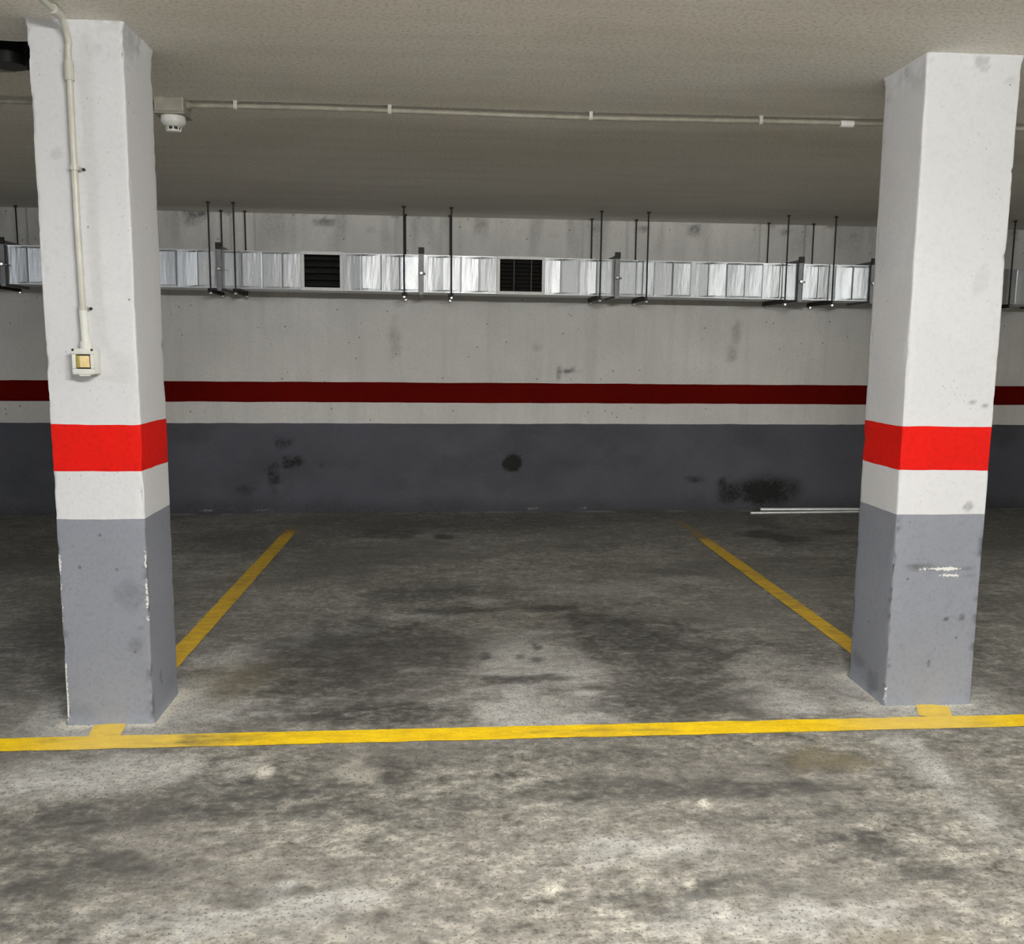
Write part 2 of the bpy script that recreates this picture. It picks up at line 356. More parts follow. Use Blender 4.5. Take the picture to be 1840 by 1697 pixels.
# ------------------------------------------------------------------ floor
STAINS=[('D', -0.403, 3.917, 0.458, 0.618, 0.55, 0.6, 0.5),
 ('D', -0.629, 4.094, 0.228, 0.4, 0.45, 0.6, 0.5),
 ('D', -0.437, 3.52, 0.31, 0.271, 0.5, 0.6, 0.6),
 ('D', -0.223, 4.078, 0.383, 0.4, 0.45, 0.6, 0.5),
 ('D', 0.932, 3.873, 0.368, 0.653, 0.6, 0.5, 0.5),
 ('D', 0.865, 3.312, 0.325, 0.221, 0.6, 0.5, 0.5),
 ('D', 0.819, 4.094, 0.237, 0.247, 0.4, 0.6, 0.5),
 ('D', -0.115, 4.929, 0.309, 0.255, 0.5, 0.6, 0.7),
 ('D', -0.021, 4.589, 0.348, 0.081, 0.55, 0.5, 0.6),
 ('D', -0.329, 4.917, 0.107, 0.288, 0.35, 0.6, 0.5),
 ('D', 0.567, 4.629, 0.177, 0.073, 0.7, 0.5, 0.5),
 ('D', 0.662, 4.464, 0.172, 0.058, 0.5, 0.5, 0.5),
 ('D', 0.445, 4.592, 0.058, 0.061, 0.5, 0.5, 0.5),
 ('D', 0.375, 3.589, 0.208, 0.051, 0.85, 0.4, 0.7),
 ('D', 0.236, 3.582, 0.092, 0.044, 0.7, 0.4, 0.7),
 ('D', 0.566, 3.474, 0.068, 0.024, 0.6, 0.5, 0.6),
 ('D', 0.157, 3.873, 0.022, 0.059, 1, 0.3, 0.3),
 ('D', 0.394, 3.992, 0.023, 0.047, 1, 0.3, 0.3),
 ('D', 0.385, 3.819, 0.022, 0.043, 1, 0.3, 0.3),
 ('D', 0.315, 3.859, 0.025, 0.037, 0.6, 0.4, 0.4),
 ('D', 2.41, 6.424, 0.23, 0.279, 0.8, 0.5, 0.6),
 ('D', 2.5, 6.913, 0.179, 0.23, 0.6, 0.6, 0.6),
 ('D', 2.996, 6.545, 0.172, 0.146, 0.5, 0.6, 0.6),
 ('D', -0.438, 6.585, 0.245, 0.203, 0.6, 0.5, 0.6),
 ('D', -0.029, 6.471, 0.081, 0.099, 0.7, 0.4, 0.5),
 ('D', -0.458, 6.915, 1.637, 0.357, 0.35, 0.7, 0.5),
 ('D', 2.252, 7.21, 1.17, 0.298, 0.3, 0.7, 0.5),
 ('D', 0.317, 7.024, 1.771, 0.463, 0.25, 0.8, 0.3),
 ('D', -1.462, 6.339, 0.423, 0.409, 0.45, 0.6, 0.6),
 ('D', -0.962, 6.334, 0.31, 0.466, 0.3, 0.6, 0.6),
 ('D', -0.345, 3.248, 0.372, 0.094, 0.7, 0.5, 0.7),
 ('D', -0.869, 3.596, 0.112, 0.249, 0.3, 0.7, 0.5),
 ('B', -0.899, 3.633, 0.18, 0.286, 0.7, 0.7, 0.5),
 ('D', 0.647, 4.213, 0.048, 0.431, 0.5, 0.5, 0.6),
 ('D', 0.49, 3.985, 0.018, 0.234, 0.35, 0.5, 0.5),
 ('P', 0.324, 3.308, 0.277, 0.218, 0.75, 0.6, 0.5),
 ('P', 0.364, 3.741, 0.239, 0.275, 0.65, 0.6, 0.6),
 ('P', 0.32, 4.107, 0.157, 0.181, 0.4, 0.6, 0.6),
 ('P', -0.68, 4.231, 0.053, 0.189, 0.5, 0.5, 0.6),
 ('P', -0.474, 4.258, 0.133, 0.061, 0.5, 0.5, 0.5),
 ('P', -0.189, 4.476, 0.197, 0.058, 0.4, 0.5, 0.5),
 ('P', 0.159, 4.772, 0.121, 0.055, 0.6, 0.5, 0.5),
 ('P', 1.136, 4.069, 0.037, 0.098, 0.5, 0.5, 0.5),
 ('P', 1.039, 3.801, 0.074, 0.101, 0.4, 0.5, 0.6),
 ('P', 1.398, 3.688, 0.194, 0.205, 0.4, 0.7, 0.4),
 ('P', 1.286, 3.312, 0.197, 0.139, 0.6, 0.6, 0.5),
 ('P', 1.458, 5.148, 0.166, 0.103, 0.3, 0.7, 0.4),
 ('P', 0.927, 4.984, 0.448, 0.217, 0.3, 0.7, 0.4),
 ('P', -0.93, 3.854, 0.167, 0.178, 0.5, 0.7, 0.4),
 ('P', -0.92, 3.359, 0.167, 0.164, 0.55, 0.7, 0.4),
 ('P', -0.674, 3.262, 0.123, 0.052, 0.6, 0.5, 0.5),
 ('P', 0.838, 3.234, 0.021, 0.032, 0.9, 0.3, 0.3),
 ('P', -0.537, 3.179, 0.012, 0.02, 1, 0.3, 0.2),
 ('P', -0.158, 3.71, 0.047, 0.04, 0.5, 0.4, 0.5),
 ('P', -1.11, 2.822, 0.405, 0.149, 0.5, 0.6, 0.3),
 ('P', -1.237, 2.712, 0.27, 0.072, 0.3, 0.7, 0.3),
 ('D', -0.662, 2.685, 0.29, 0.094, 0.5, 0.6, 0.6),
 ('D', -0.905, 2.562, 0.421, 0.092, 0.45, 0.6, 0.6),
 ('D', -1.125, 2.456, 0.231, 0.15, 0.4, 0.6, 0.6),
 ('D', -0.331, 2.759, 0.301, 0.084, 0.45, 0.6, 0.7),
 ('D', -0.176, 2.541, 0.329, 0.099, 0.4, 0.7, 0.7),
 ('D', -0.942, 2.252, 0.271, 0.098, 0.5, 0.6, 0.7),
 ('D', -1.054, 2.159, 0.164, 0.059, 0.4, 0.6, 0.7),
 ('D', -0.731, 2.566, 0.098, 0.017, 0.7, 0.4, 0.5),
 ('D', -0.013, 2.722, 0.212, 0.019, 0.35, 0.5, 0.6),
 ('D', -0.485, 2.638, 0.202, 0.011, 0.4, 0.5, 0.5),
 ('C', -0.585, 2.79, 0.035, 0.054, 0.8, 0.4, 0.6),
 ('C', -0.296, 2.757, 0.071, 0.069, 0.5, 0.5, 0.8),
 ('D', -0.195, 2.832, 0.091, 0.101, 0.4, 0.6, 0.6),
 ('D', 0.546, 2.857, 0.3, 0.092, 0.35, 0.6, 0.7),
 ('D', 0.643, 2.618, 0.417, 0.071, 0.5, 0.6, 0.7),
 ('B', 1.252, 2.802, 0.15, 0.098, 0.9, 0.6, 0.7),
 ('D', 1.24, 2.773, 0.186, 0.088, 0.45, 0.6, 0.7),
 ('D', 1.025, 2.598, 0.192, 0.042, 0.45, 0.5, 0.7),
 ('D', 0.441, 2.665, 0.105, 0.08, 0.3, 0.6, 0.7),
 ('D', 1.14, 2.338, 0.095, 0.009, 0.9, 0.4, 0.4),
 ('D', 1.125, 2.307, 0.11, 0.007, 0.7, 0.4, 0.4),
 ('D', 1.144, 2.245, 0.092, 0.06, 0.5, 0.6, 0.6),
 ('D', 1.02, 2.634, 0.124, 0.009, 0.6, 0.4, 0.4),
 ('D', 0.844, 2.422, 0.114, 0.031, 0.3, 0.6, 0.6),
 ('D', 1.241, 2.45, 0.133, 0.057, 0.35, 0.6, 0.6),
 ('D', 1.345, 2.102, 0.087, 0.053, 0.45, 0.6, 0.7),
 ('D', 1.24, 2.158, 0.089, 0.046, 0.35, 0.6, 0.7),
 ('D', 0.518, 2.074, 0.182, 0.051, 0.45, 0.6, 0.7),
 ('D', 0.557, 2.003, 0.108, 0.039, 0.4, 0.6, 0.7),
 ('D', 0.8, 2.106, 0.172, 0.048, 0.35, 0.6, 0.7),
 ('D', -0.926, 2.043, 0.234, 0.064, 0.35, 0.6, 0.8),
 ('D', 1.644, 2.476, 0.102, 0.196, 0.3, 0.7, 0.5),
 ('D', -0.452, 2.126, 0.165, 0.047, 0.3, 0.6, 0.7),
 ('B', 1.022, 1.873, 0.156, 0.039, 0.4, 0.6, 0.7),
 ('P', -0.283, 2.094, 0.137, 0.046, 0.4, 0.6, 0.7),
 ('P', 0.519, 2.278, 0.243, 0.068, 0.4, 0.6, 0.6),
 ('P', -0.534, 2.021, 0.341, 0.064, 0.35, 0.6, 0.8),
 ('P', 0.82, 1.969, 0.324, 0.074, 0.4, 0.6, 0.7),
 ('C', 0.766, 2.523, 0.02, 0.02, 1, 0.3, 0.4),
 ('C', 0.738, 2.528, 0.008, 0.01, 1, 0.3, 0.2),
 ('C', 0.343, 2.094, 0.008, 0.009, 1, 0.3, 0.2),
 ('C', 1.194, 3.083, 0.016, 0.024, 1, 0.3, 0.4),
 ('C', 0.614, 2.115, 0.026, 0.019, 0.7, 0.4, 0.6),
 ('C', 0.27, 2.11, 0.017, 0.014, 0.6, 0.4, 0.6),
 ('P', -0.44, 2.137, 0.035, 0.052, 0.5, 0.4, 0.5),
 ('P', -0.405, 2.17, 0.028, 0.034, 0.5, 0.4, 0.6),
 ('D', -1.92, 4.291, 0.279, 0.676, 0.5, 0.6, 0.6),
 ('D', -1.734, 3.634, 0.221, 0.25, 0.35, 0.6, 0.6),
 ('D', -2.679, 6.025, 0.423, 0.818, 0.4, 0.6, 0.6),
 ('D', 2.513, 3.823, 0.102, 0.443, 0.3, 0.6, 0.6)]
PILLARS = {'left': (-1.367, 3.2045, 0.3002, 0.2955), 'right': (1.6796, 3.2446, 0.3448, 0.3141)}
def build_floor():
    xs = lines(X0, X1, -3.9, 4.4, 0.022, 0.5)
    ys = lines(Y0, WY + 0.25, 1.7, 7.7, 0.02, 0.5)
    X, Y, q = tensor_grid(xs, ys)
    A = {'D': np.zeros_like(X), 'P': np.zeros_like(X), 'B': np.zeros_like(X), 'C': np.zeros_like(X)}
    for i, (k, cx, cy, rx, ry, s, so, nz) in enumerate(STAINS):
        if k == 'D': rx, ry, s = max(rx, 0.028), max(ry, 0.022), min(1.0, s * (1.35 if cy > 3.1 else 1.6))
        if k == 'C' and rx > 0.04: s, nz = s * 0.65, nz + 0.5
        if k == 'P': s, nz = min(1.0, s * 1.15), nz + 0.45
        sel = (np.abs(X - cx) < rx * 2.6) & (np.abs(Y - cy) < ry * 2.6)
        v = blob(X[sel], Y[sel], cx, cy, rx, ry, so, nz, 11 + i) * s
        A[k][sel] = 1 - (1 - A[k][sel]) * (1 - v)
    # pale cement and dust swept around each pillar foot
    for (px, py, w, d) in PILLARS.values():
        dx = np.maximum(np.maximum(px - X, X - px - w), 0); dy = np.maximum(np.maximum(py - Y, Y - py - d), 0)
        dist = np.hypot(dx, dy) + (fbm(X * 9, Y * 9, 77) - 0.5) * 0.10
        A['P'] = np.maximum(A['P'], 1.0 * (1 - sstep(0.005, 0.045, dist)))
        A['P'] = np.maximum(A['P'], 0.8 * (1 - sstep(0.02, 0.26, dist)))
        A['C'] = np.maximum(A['C'], 0.95 * (1 - sstep(0.0, 0.06, dist + (fbm(X * 22, Y * 22, 78) - 0.5) * 0.06)))
        A['D'] *= sstep(0.0, 0.15, dist)
    # the bays are sootier towards the wall foot, with pale crumbs along the wall joint
    wd = WY + SK * X - Y
    crumb = (1 - sstep(0.02, 0.09, wd + (fbm(X * 7, Y * 20, 5) - 0.5) * 0.05)) * sstep(0.52, 0.66, fbm(X * 3.1, Y * 0 + 3, 9))
    A['P'] = np.maximum(A['P'], crumb * 0.8)
    A['D'] = np.maximum(A['D'], 0.30 * sstep(0.40, 0.70, fbm(X * 1.3, Y * 2.6, 31)) * sstep(3.1, 3.4, Y))
    A['D'] = np.maximum(A['D'], 0.45 * sstep(0.52, 0.75, fbm(X * 2.2, Y * 6.5, 37)) * sstep(3.3, 3.9, Y))
    # worn diagonal seam in the aisle right of the right pillar
    seam = np.abs((X - 1.60) - (Y - 3.03) * 0.02 - (fbm(Y * 3, Y * 0, 3) - 0.5) * 0.1)
    A['P'] = np.maximum(A['P'], 0.55 * (1 - sstep(0.02, 0.11, seam)) * (1 - sstep(2.9, 3.05, Y)) * sstep(2.1, 2.5, Y))
    A['P'] *= 1 - 0.85 * A['D']
    mottle = 1 - sstep(2.95, 3.25, Y) * 0.8
    o = mesh_obj('floor', np.stack([X, Y, X * 0], 1), q, M['floor'])
    for nm, k in (('grime', 'D'), ('pale', 'P'), ('brown', 'B'), ('cream', 'C')): set_attr(o.data, nm, A[k])
    set_attr(o.data, 'mottle', mottle)
    tag(o, 'stained grey concrete garage floor', kind='structure')
build_floor()

# ------------------------------------------------------------------ ceiling with a rough opening beside the left pillar
def build_ceiling():
    hx0, hx1, hy0, hy1 = -2.02, -1.415, 3.44, 3.775
    xs = np.unique(np.round(np.concatenate([np.linspace(X0, hx0, 17), np.linspace(hx0, hx1, 13), np.linspace(hx1, X1, 25)]), 5))
    ys = np.unique(np.round(np.concatenate([np.linspace(Y0, hy0, 18), np.linspace(hy0, hy1, 8), np.linspace(hy1, WY + 0.25, 9)]), 5))
    rnd = random.Random(3)
    bm = bmesh.new(); g = {}
    def inside(i, j): return hx0 - 1e-4 <= xs[i] <= hx1 + 1e-4 and hy0 - 1e-4 <= ys[j] <= hy1 + 1e-4
    def cell(i, j): return hx0 - 1e-4 <= (xs[i] + xs[i + 1]) / 2 <= hx1 and hy0 <= (ys[j] + ys[j + 1]) / 2 <= hy1
    for i in range(len(xs)):
        for j in range(len(ys)):
            jx, jy = (rnd.uniform(-.018, .018), rnd.uniform(-.014, .014)) if inside(i, j) else (0, 0)
            g[i, j] = bm.verts.new((xs[i] + jx, ys[j] + jy, H))
    rim = []
    for i in range(len(xs) - 1):
        for j in range(len(ys) - 1):
            if not cell(i, j):
                bm.faces.new((g[i, j], g[i, j + 1], g[i + 1, j + 1], g[i + 1, j]))
    loose = [v for v in bm.verts if not v.link_faces]
    edges = [e for e in bm.edges if e.is_boundary and all(hx0 - .05 < v.co.x < hx1 + .05 and hy0 - .05 < v.co.y < hy1 + .05 for v in e.verts)]
    bmesh.ops.delete(bm, geom=loose, context='VERTS')
    r = bmesh.ops.extrude_edge_only(bm, edges=edges)
    top = [v for v in r['geom'] if isinstance(v, bmesh.types.BMVert)]
    for v in top: v.co.z += 0.30
    te = [e for e in r['geom'] if isinstance(e, bmesh.types.BMEdge) and e.is_boundary]
    bmesh.ops.contextual_create(bm, geom=te)
    for f in bm.faces:
        f.material_index = 1 if max(v.co.z for v in f.verts) > H + 0.05 else 0
    me = bpy.data.meshes.new('ceiling'); bm.to_mesh(me); bm.free()
    me.materials.append(M['ceiling']); me.materials.append(M['slab'])
    o = link(bpy.data.objects.new('ceiling', me))
    tag(o, 'off-white plastered concrete ceiling', kind='structure')
    # broken pale rim pieces and a dark pipe stub inside the opening
    bm = bmesh.new()
    for (x, y, w, d) in ((-1.70, 3.765, 0.09, 0.03), (-1.80, 3.77, 0.10, 0.03), (-1.555, 3.70, 0.03, 0.035)):
        box(bm, x - w / 2, x + w / 2, y - d / 2, y + d / 2, H - 0.012, H + 0.04, 0.008)
    bm_obj('broken_rim', bm, M['pvc_grey'], o)
    bm = bmesh.new()
    tube(bm, [(-1.62, 3.62, H - 0.03), (-1.62, 3.62, H + 0.29)], 0.055, 20)
    tube(bm, [(-1.62, 3.62, H - 0.032), (-1.62, 3.62, H + 0.01)], 0.064, 20)
    bm_obj('pipe_stub', bm, M['black'], o, True)
build_ceiling()

# ------------------------------------------------------------------ back wall with painted bands
WALL_SCUFFS = [  # x, z, rx, rz, strength, soft, noise
    (0.523, 0.414, 0.085, 0.072, 1.7, 0.6, 0.25), (0.53, 0.40, 0.13, 0.11, 0.35, 0.7, 0.5),
    (2.715, 0.154, 0.30, 0.14, 1.3, 0.7, 0.3), (2.42, 0.15, 0.13, 0.10, 0.85, 0.6, 0.7), (2.33, 0.24, 0.03, 0.06, 0.8, 0.5, 0.6),
    (2.098, 0.268, 0.09, 0.016, 0.8, 0.5, 0.6), (-1.26, 0.426, 0.085, 0.05, 0.85, 0.5, 0.9), (-1.43, 0.30, 0.045, 0.11, 0.8, 0.5, 0.9),
    (-1.346, 0.575, 0.06, 0.05, 0.6, 0.6, 0.9), (-1.667, 0.19, 0.09, 0.035, 0.55, 0.5, 0.8), (-1.45, 0.38, 0.06, 0.03, 0.7, 0.5, 0.8), (-1.05, 0.40, 0.03, 0.04, 0.5, 0.5, 0.8),
    (0.979, 1.180, 0.10, 0.026, 0.85, 0.6, 0.9), (0.90, 1.168, 0.02, 0.05, 0.7, 0.6, 0.6),
    (2.409, 1.525, 0.05, 0.10, 0.35, 0.7, 0.7), (2.369, 1.34, 0.05, 0.07, 0.35, 0.7, 0.7), (-0.439, 1.426, 0.05, 0.14, 0.3, 0.7, 0.7), (0.72, 1.37, 0.04, 0.04, 0.25, 0.7, 0.7)]
WALL_CHIPS = [(-1.50, 0.02, 0.12, 0.014, 0.5, 0.4, 0.8), (-1.95, 0.02, 0.10, 0.015, 0.6, 0.4, 0.8), (1.10, 0.015, 0.12, 0.014, 0.7, 0.4, 0.6), (0.70, 0.018, 0.09, 0.012, 0.6, 0.4, 0.6)]
def wall_band(name, z0, z1, mat, parent=None, top_edge=None, edge_seed=0):
    xs = lines(X0, X1, -3.8, 5.1, 0.03, 0.5)
    nz = max(2, int((z1 - z0) / 0.025))
    zs = np.linspace(z0, z1, nz + 1)
    X, Z, q = tensor_grid(xs, zs)
    s = np.zeros_like(X); c = np.zeros_like(X)
    for i, (cx, cz, rx, rz, st, so, n) in enumerate(WALL_SCUFFS):
        s = np.maximum(s, blob(X, Z, cx, cz, rx, rz, so, n, 400 + i) * st)
    for i, (cx, cz, rx, rz, st, so, n) in enumerate(WALL_CHIPS):
        c = np.maximum(c, blob(X, Z, cx, cz, rx, rz, so, n, 500 + i) * st)
    if z1 > H - 0.1:   # damp spots along the top of the wall
        s = np.maximum(s, 0.75 * (1 - sstep(0.02, 0.17, H - Z)) * sstep(0.60, 0.74, fbm(X * 5, Z * 9, 61)))
        s = np.maximum(s, 0.30 * (1 - sstep(0.05, 0.45, H - Z)) * sstep(0.5, 0.72, fbm(X * 8, Z * 1.2, 63)))
    if z0 < 0.01:      # darker along the wall foot, plus soft uneven dark patches
        s = np.maximum(s, 0.40 * (1 - sstep(0.02, 0.16, Z + (fbm(X * 3, Z * 3, 66) - 0.5) * 0.15)))
        s = np.maximum(s, 0.25 * sstep(0.5, 0.75, fbm(X * 1.5, Z * 2.5, 67)))
    # painted edges wobble by a few millimetres
    wob = lambda xx, zz: (fbm(xx * 5, xx * 0 + zz * 31, 90, 3) - 0.5) * 0.008
    Zw = Z.copy()
    for ze in (z0, z1):
        if 0.01 < ze < H - 0.01:
            m = np.abs(Z - ze) < 1e-6; Zw[m] = Z[m] + wob(X[m], np.full(m.sum(), ze))
    Yd = WY + SK * X - (fbm(X * 1.2, Z * 1.2, 70) - 0.5) * 0.006
    o = mesh_obj(name, np.stack([X, Yd, Zw], 1), q, mat, parent, True)
    set_attr(o.data, 'scuff', s); set_attr(o.data, 'chip', c)
    return o
wall_back = wall_band('wall_back', WZ_RED, H, M['w_white'])
tag(wall_back, 'back wall of the bay in dull white paint with stripes', kind='structure')
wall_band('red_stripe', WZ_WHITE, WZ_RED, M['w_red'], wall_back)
wall_band('white_stripe', WZ_GREY, WZ_WHITE, M['w_white'], wall_back)
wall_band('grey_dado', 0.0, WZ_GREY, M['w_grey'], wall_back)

def side_wall(name, a, b, label):
    """plain shell wall with the same painted bands, out of the frame"""
    base = None
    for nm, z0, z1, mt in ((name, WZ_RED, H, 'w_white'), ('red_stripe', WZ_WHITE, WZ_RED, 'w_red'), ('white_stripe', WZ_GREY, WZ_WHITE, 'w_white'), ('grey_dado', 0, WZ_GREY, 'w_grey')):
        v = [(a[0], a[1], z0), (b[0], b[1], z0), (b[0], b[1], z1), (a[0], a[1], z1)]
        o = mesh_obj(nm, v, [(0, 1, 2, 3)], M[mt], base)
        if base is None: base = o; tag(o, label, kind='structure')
side_wall('wall_left', (X0, Y0), (X0, WY + SK * X0), 'left end wall of the garage')
side_wall('wall_right', (X1, WY + SK * X1), (X1, Y0), 'right end wall of the garage')
side_wall('wall_front', (X1, Y0), (X0, Y0), 'wall across the driving aisle')

# ------------------------------------------------------------------ pillars
def pillar(px, py, w, d, label, seed, chips, scuffs):
    root = empty('concrete_pillar', (px + w / 2, py + d / 2, 0))
    tag(root, label, 'pillar', 'striped parking pillars')
    hw, hd, r = w / 2, d / 2, 0.004
    # perimeter: (x, y, nx, ny, distance to nearest corner, side)
    P = []
    cor = [(-hw, -hd), (hw, -hd), (hw, hd), (-hw, hd)]
    dirs = [(1, 0), (0, 1), (-1, 0), (0, -1)]; nrm = [(0, -1), (1, 0), (0, 1), (-1, 0)]
    for s in range(4):
        L = w if s % 2 == 0 else d
        n = int(L / 0.010)
        for k in range(n):
            t = r + (L - 2 * r) * k / (n - 1)
            P.append((cor[s][0] + dirs[s][0] * t, cor[s][1] + dirs[s][1] * t, nrm[s][0], nrm[s][1], min(t, L - t), s, t))
        a = nrm[s]; b = nrm[(s + 1) % 4]; cc = cor[(s + 1) % 4]
        cxr, cyr = cc[0] - a[0] * r - b[0] * r, cc[1] - a[1] * r - b[1] * r
        m = (a[0] + b[0]) / math.sqrt(2), (a[1] + b[1]) / math.sqrt(2)
        P.append((cxr + m[0] * r, cyr + m[1] * r, m[0], m[1], 0.0, s, L))
    P = np.array(P); n = len(P)
    per = np.arange(n) * 0.01
    for nm, z0, z1, mt in (('grey_base', 0.0, Z_GREY, 'p_grey'), ('white_band', Z_GREY, Z_WHITE, 'p_white'), ('red_band', Z_WHITE, Z_RED, 'p_red'), ('upper_shaft', Z_RED, H, 'p_white')):
        nz = max(4, int((z1 - z0) / 0.013)); zs = np.linspace(z0, z1, nz + 1)
        I, J = np.meshgrid(np.arange(n), np.arange(nz + 1), indexing='ij')
        Z = zs[J]; S = P[I, 5]; T = P[I, 6]; E = P[I, 4]
        off = (fbm(per[I] * 6, Z * 6, seed, 4) - 0.5) * 0.004
        # edges: uneven, knocked off here and there
        near = 1 - sstep(0.0, 0.028, E)
        knock = sstep(0.56, 0.80, fbm(per[I] * 5 + S * 13, Z * 17, seed + 5, 4))
        off -= near * knock * 0.007
        if nm == 'upper_shaft':      # plaster lip where the shaft meets the ceiling
            off += 0.006 * sstep(H - 0.03, H - 0.005, Z) + 0.004 * sstep(0.5, 0.8, fbm(per[I] * 12, Z * 20, seed + 8)) * sstep(H - 0.16, H - 0.05, Z)
        if nm == 'grey_base':
            off += 0.006 * (1 - sstep(0.0, 0.03, Z))
        Zw = Z.copy()
        for jj, ze in ((0, z0), (nz, z1)):
            if 0.01 < ze < H - 0.01:
                Zw[:, jj] += (fbm(per * 7, per * 0 + ze * 31, seed + 3, 3) - 0.5) * 0.007
        # chips and scuffs
        chip = np.zeros_like(Z); scf = np.zeros_like(Z)
        for (corner, za, zb, amt, thr) in chips:      # corner index: 0 front-left, 1 front-right, 2 back-right, 3 back-left
            cxy = cor[corner]; ddist = np.hypot(P[I, 0] - cxy[0], P[I, 1] - cxy[1])
            zone = sstep(za - 0.04, za + 0.02, Z) * (1 - sstep(zb - 0.02, zb + 0.04, Z))
            v = (1 - sstep(0.003, 0.013, ddist)) * zone * sstep(thr, thr + 0.12, fbm(Z * 34, Z * 0 + corner, seed + 9, 3)) * amt
            chip = np.maximum(chip, v)
        for i, (side, tc, zc, rt, rz, st, nz_, kind) in enumerate(scuffs):
            v = np.where(S == side, blob(T, Z, tc, zc, rt, rz, 0.5, nz_, seed + 40 + i, 14), 0) * st
            if kind == 's': scf = np.maximum(scf, v)
            else: chip = np.maximum(chip, v)
        if nm == 'upper_shaft':
            scf = np.maximum(scf, 0.28 * sstep(H - 0.14, H - 0.03, Z) * sstep(0.58, 0.70, fbm(per[I] * 16, Z * 16, seed + 12)))
        if nm == 'grey_base':
            scf = np.maximum(scf, 0.8 * near * sstep(0.62, 0.74, fbm(per[I] * 9, Z * 26, seed + 15, 3)))
        V = np.stack([P[I, 0] + P[I, 2] * off, P[I, 1] + P[I, 3] * off, Zw], -1).reshape(-1, 3)
        idx = np.arange(n * (nz + 1)).reshape(n, nz + 1)
        nxt = np.roll(idx, -1, axis=0)
        q = np.stack([idx[:, :-1], nxt[:, :-1], nxt[:, 1:], idx[:, 1:]], -1).reshape(-1, 4)
        o = mesh_obj(nm, V, q, M[mt], root, True)
        set_attr(o.data, 'scuff', scf.ravel()); set_attr(o.data, 'chip', chip.ravel())
    return root
pillar(*PILLARS['left'], 'striped square pillar on the left with a conduit and switch box on its face', 100,
       [(0, 0.05, 0.62, 0.72, 0.45), (0, 0.03, 0.12, 0.85, 0.3), (1, 0.38, 0.64, 0.66, 0.48), (1, 0.0, 0.3, 0.6, 0.60), (3, 0.1, 0.6, 0.8, 0.5)],
       [(0, 0.235, 0.47, 0.045, 0.06, 0.30, 0.8, 's'), (0, 0.255, 0.29, 0.03, 0.03, 0.35, 0.8, 's'), (0, 0.27, 0.36, 0.02, 0.008, 0.6, 0.5, 's'), (0, 0.07, 1.98, 0.018, 0.022, 0.2, 0.6, 's'),
        (1, 0.10, 0.14, 0.012, 0.02, 0.5, 0.5, 's'), (0, 0.045, 0.05, 0.06, 0.04, 0.15, 0.6, 's')])
pillar(*PILLARS['right'], 'striped square pillar on the right with horizontal bumper scrapes on its grey base', 200,
       [(0, 0.02, 0.10, 0.6, 0.5), (0, 0.9, 1.05, 0.5, 0.55)],
       [(0, 0.09, 0.557, 0.07, 0.006, 0.75, 0.5, 's'), (0, 0.085, 0.537, 0.05, 0.005, 0.7, 0.5, 's'), (0, 0.10, 0.520, 0.07, 0.005, 0.7, 0.5, 's'), (0, 0.28, 0.545, 0.055, 0.006, 0.6, 0.6, 's'), (0, 0.29, 0.518, 0.05, 0.005, 0.6, 0.6, 's'),
        (0, 0.165, 0.54, 0.05, 0.004, 0.4, 0.5, 's'), (0, 0.20, 0.538, 0.075, 0.006, 0.95, 0.3, 'c'), (0, 0.22, 0.515, 0.06, 0.004, 0.75, 0.3, 'c'), (0, 0.12, 0.538, 0.03, 0.004, 0.7, 0.4, 'c'),
        (0, 0.285, 0.348, 0.012, 0.016, 0.9, 0.4, 's'), (0, 0.225, 0.345, 0.010, 0.007, 0.9, 0.4, 's'), (0, 0.165, 0.165, 0.009, 0.010, 0.9, 0.3, 's'),
        (0, 0.275, 0.78, 0.02, 0.016, 0.6, 0.6, 's'), (0, 0.26, 1.17, 0.014, 0.008, 0.7, 0.5, 's'), (0, 0.31, 1.16, 0.018, 0.010, 0.5, 0.6, 's'), (3, 0.08, 0.10, 0.05, 0.03, 0.35, 0.8, 's'), (0, 0.26, 1.62, 0.03, 0.05, 0.10, 0.8, 's'),
        (3, 0.20, 0.06, 0.05, 0.04, 0.4, 0.8, 's')])

# the next pillars of the row, out of the frame on both sides: their shadows reach into the bay
pillar(-4.42, 3.15, 0.30, 0.30, 'striped square pillar one bay further left, outside the picture', 300, [], [])
pillar(4.76, 3.29, 0.34, 0.31, 'striped square pillar one bay further right, outside the picture', 400, [], [])

# ------------------------------------------------------------------ painted floor lines
def paint_strip(name, path, width, mat, label, fields, step=0.012, z=0.0022, group='yellow bay markings'):
    """flat strip of road paint along a straight path; fields(s, t, X, Y) -> wear, dusty, grime"""
    (xa, ya), (xb, yb) = path
    L = math.hypot(xb - xa, yb - ya); ux, uy = (xb - xa) / L, (yb - ya) / L; nx, ny = -uy, ux
    ss = np.linspace(0, L, max(8, int(L / step))); ts = np.linspace(-0.5, 0.5, 13)
    S, T, q = tensor_grid(ss, ts)
    edge = np.abs(T) > 0.49
    wob = (fbm(S * 14, T * 3 + xa, 15, 4) - 0.5) * 0.010 * edge * np.sign(T)
    X = xa + ux * S + nx * (T * width + wob); Y = ya + uy * S + ny * (T * width + wob)
    o = mesh_obj(name, np.stack([X, Y, X * 0 + z], 1), q, mat)
    w, du, g = fields(S / L, T, X, Y)
    set_attr(o.data, 'wear', np.broadcast_to(w, S.shape)); set_attr(o.data, 'dusty', np.broadcast_to(du, S.shape)); set_attr(o.data, 'grime', np.broadcast_to(g, S.shape))
    tag(o, label, 'floor marking', group)
    return o
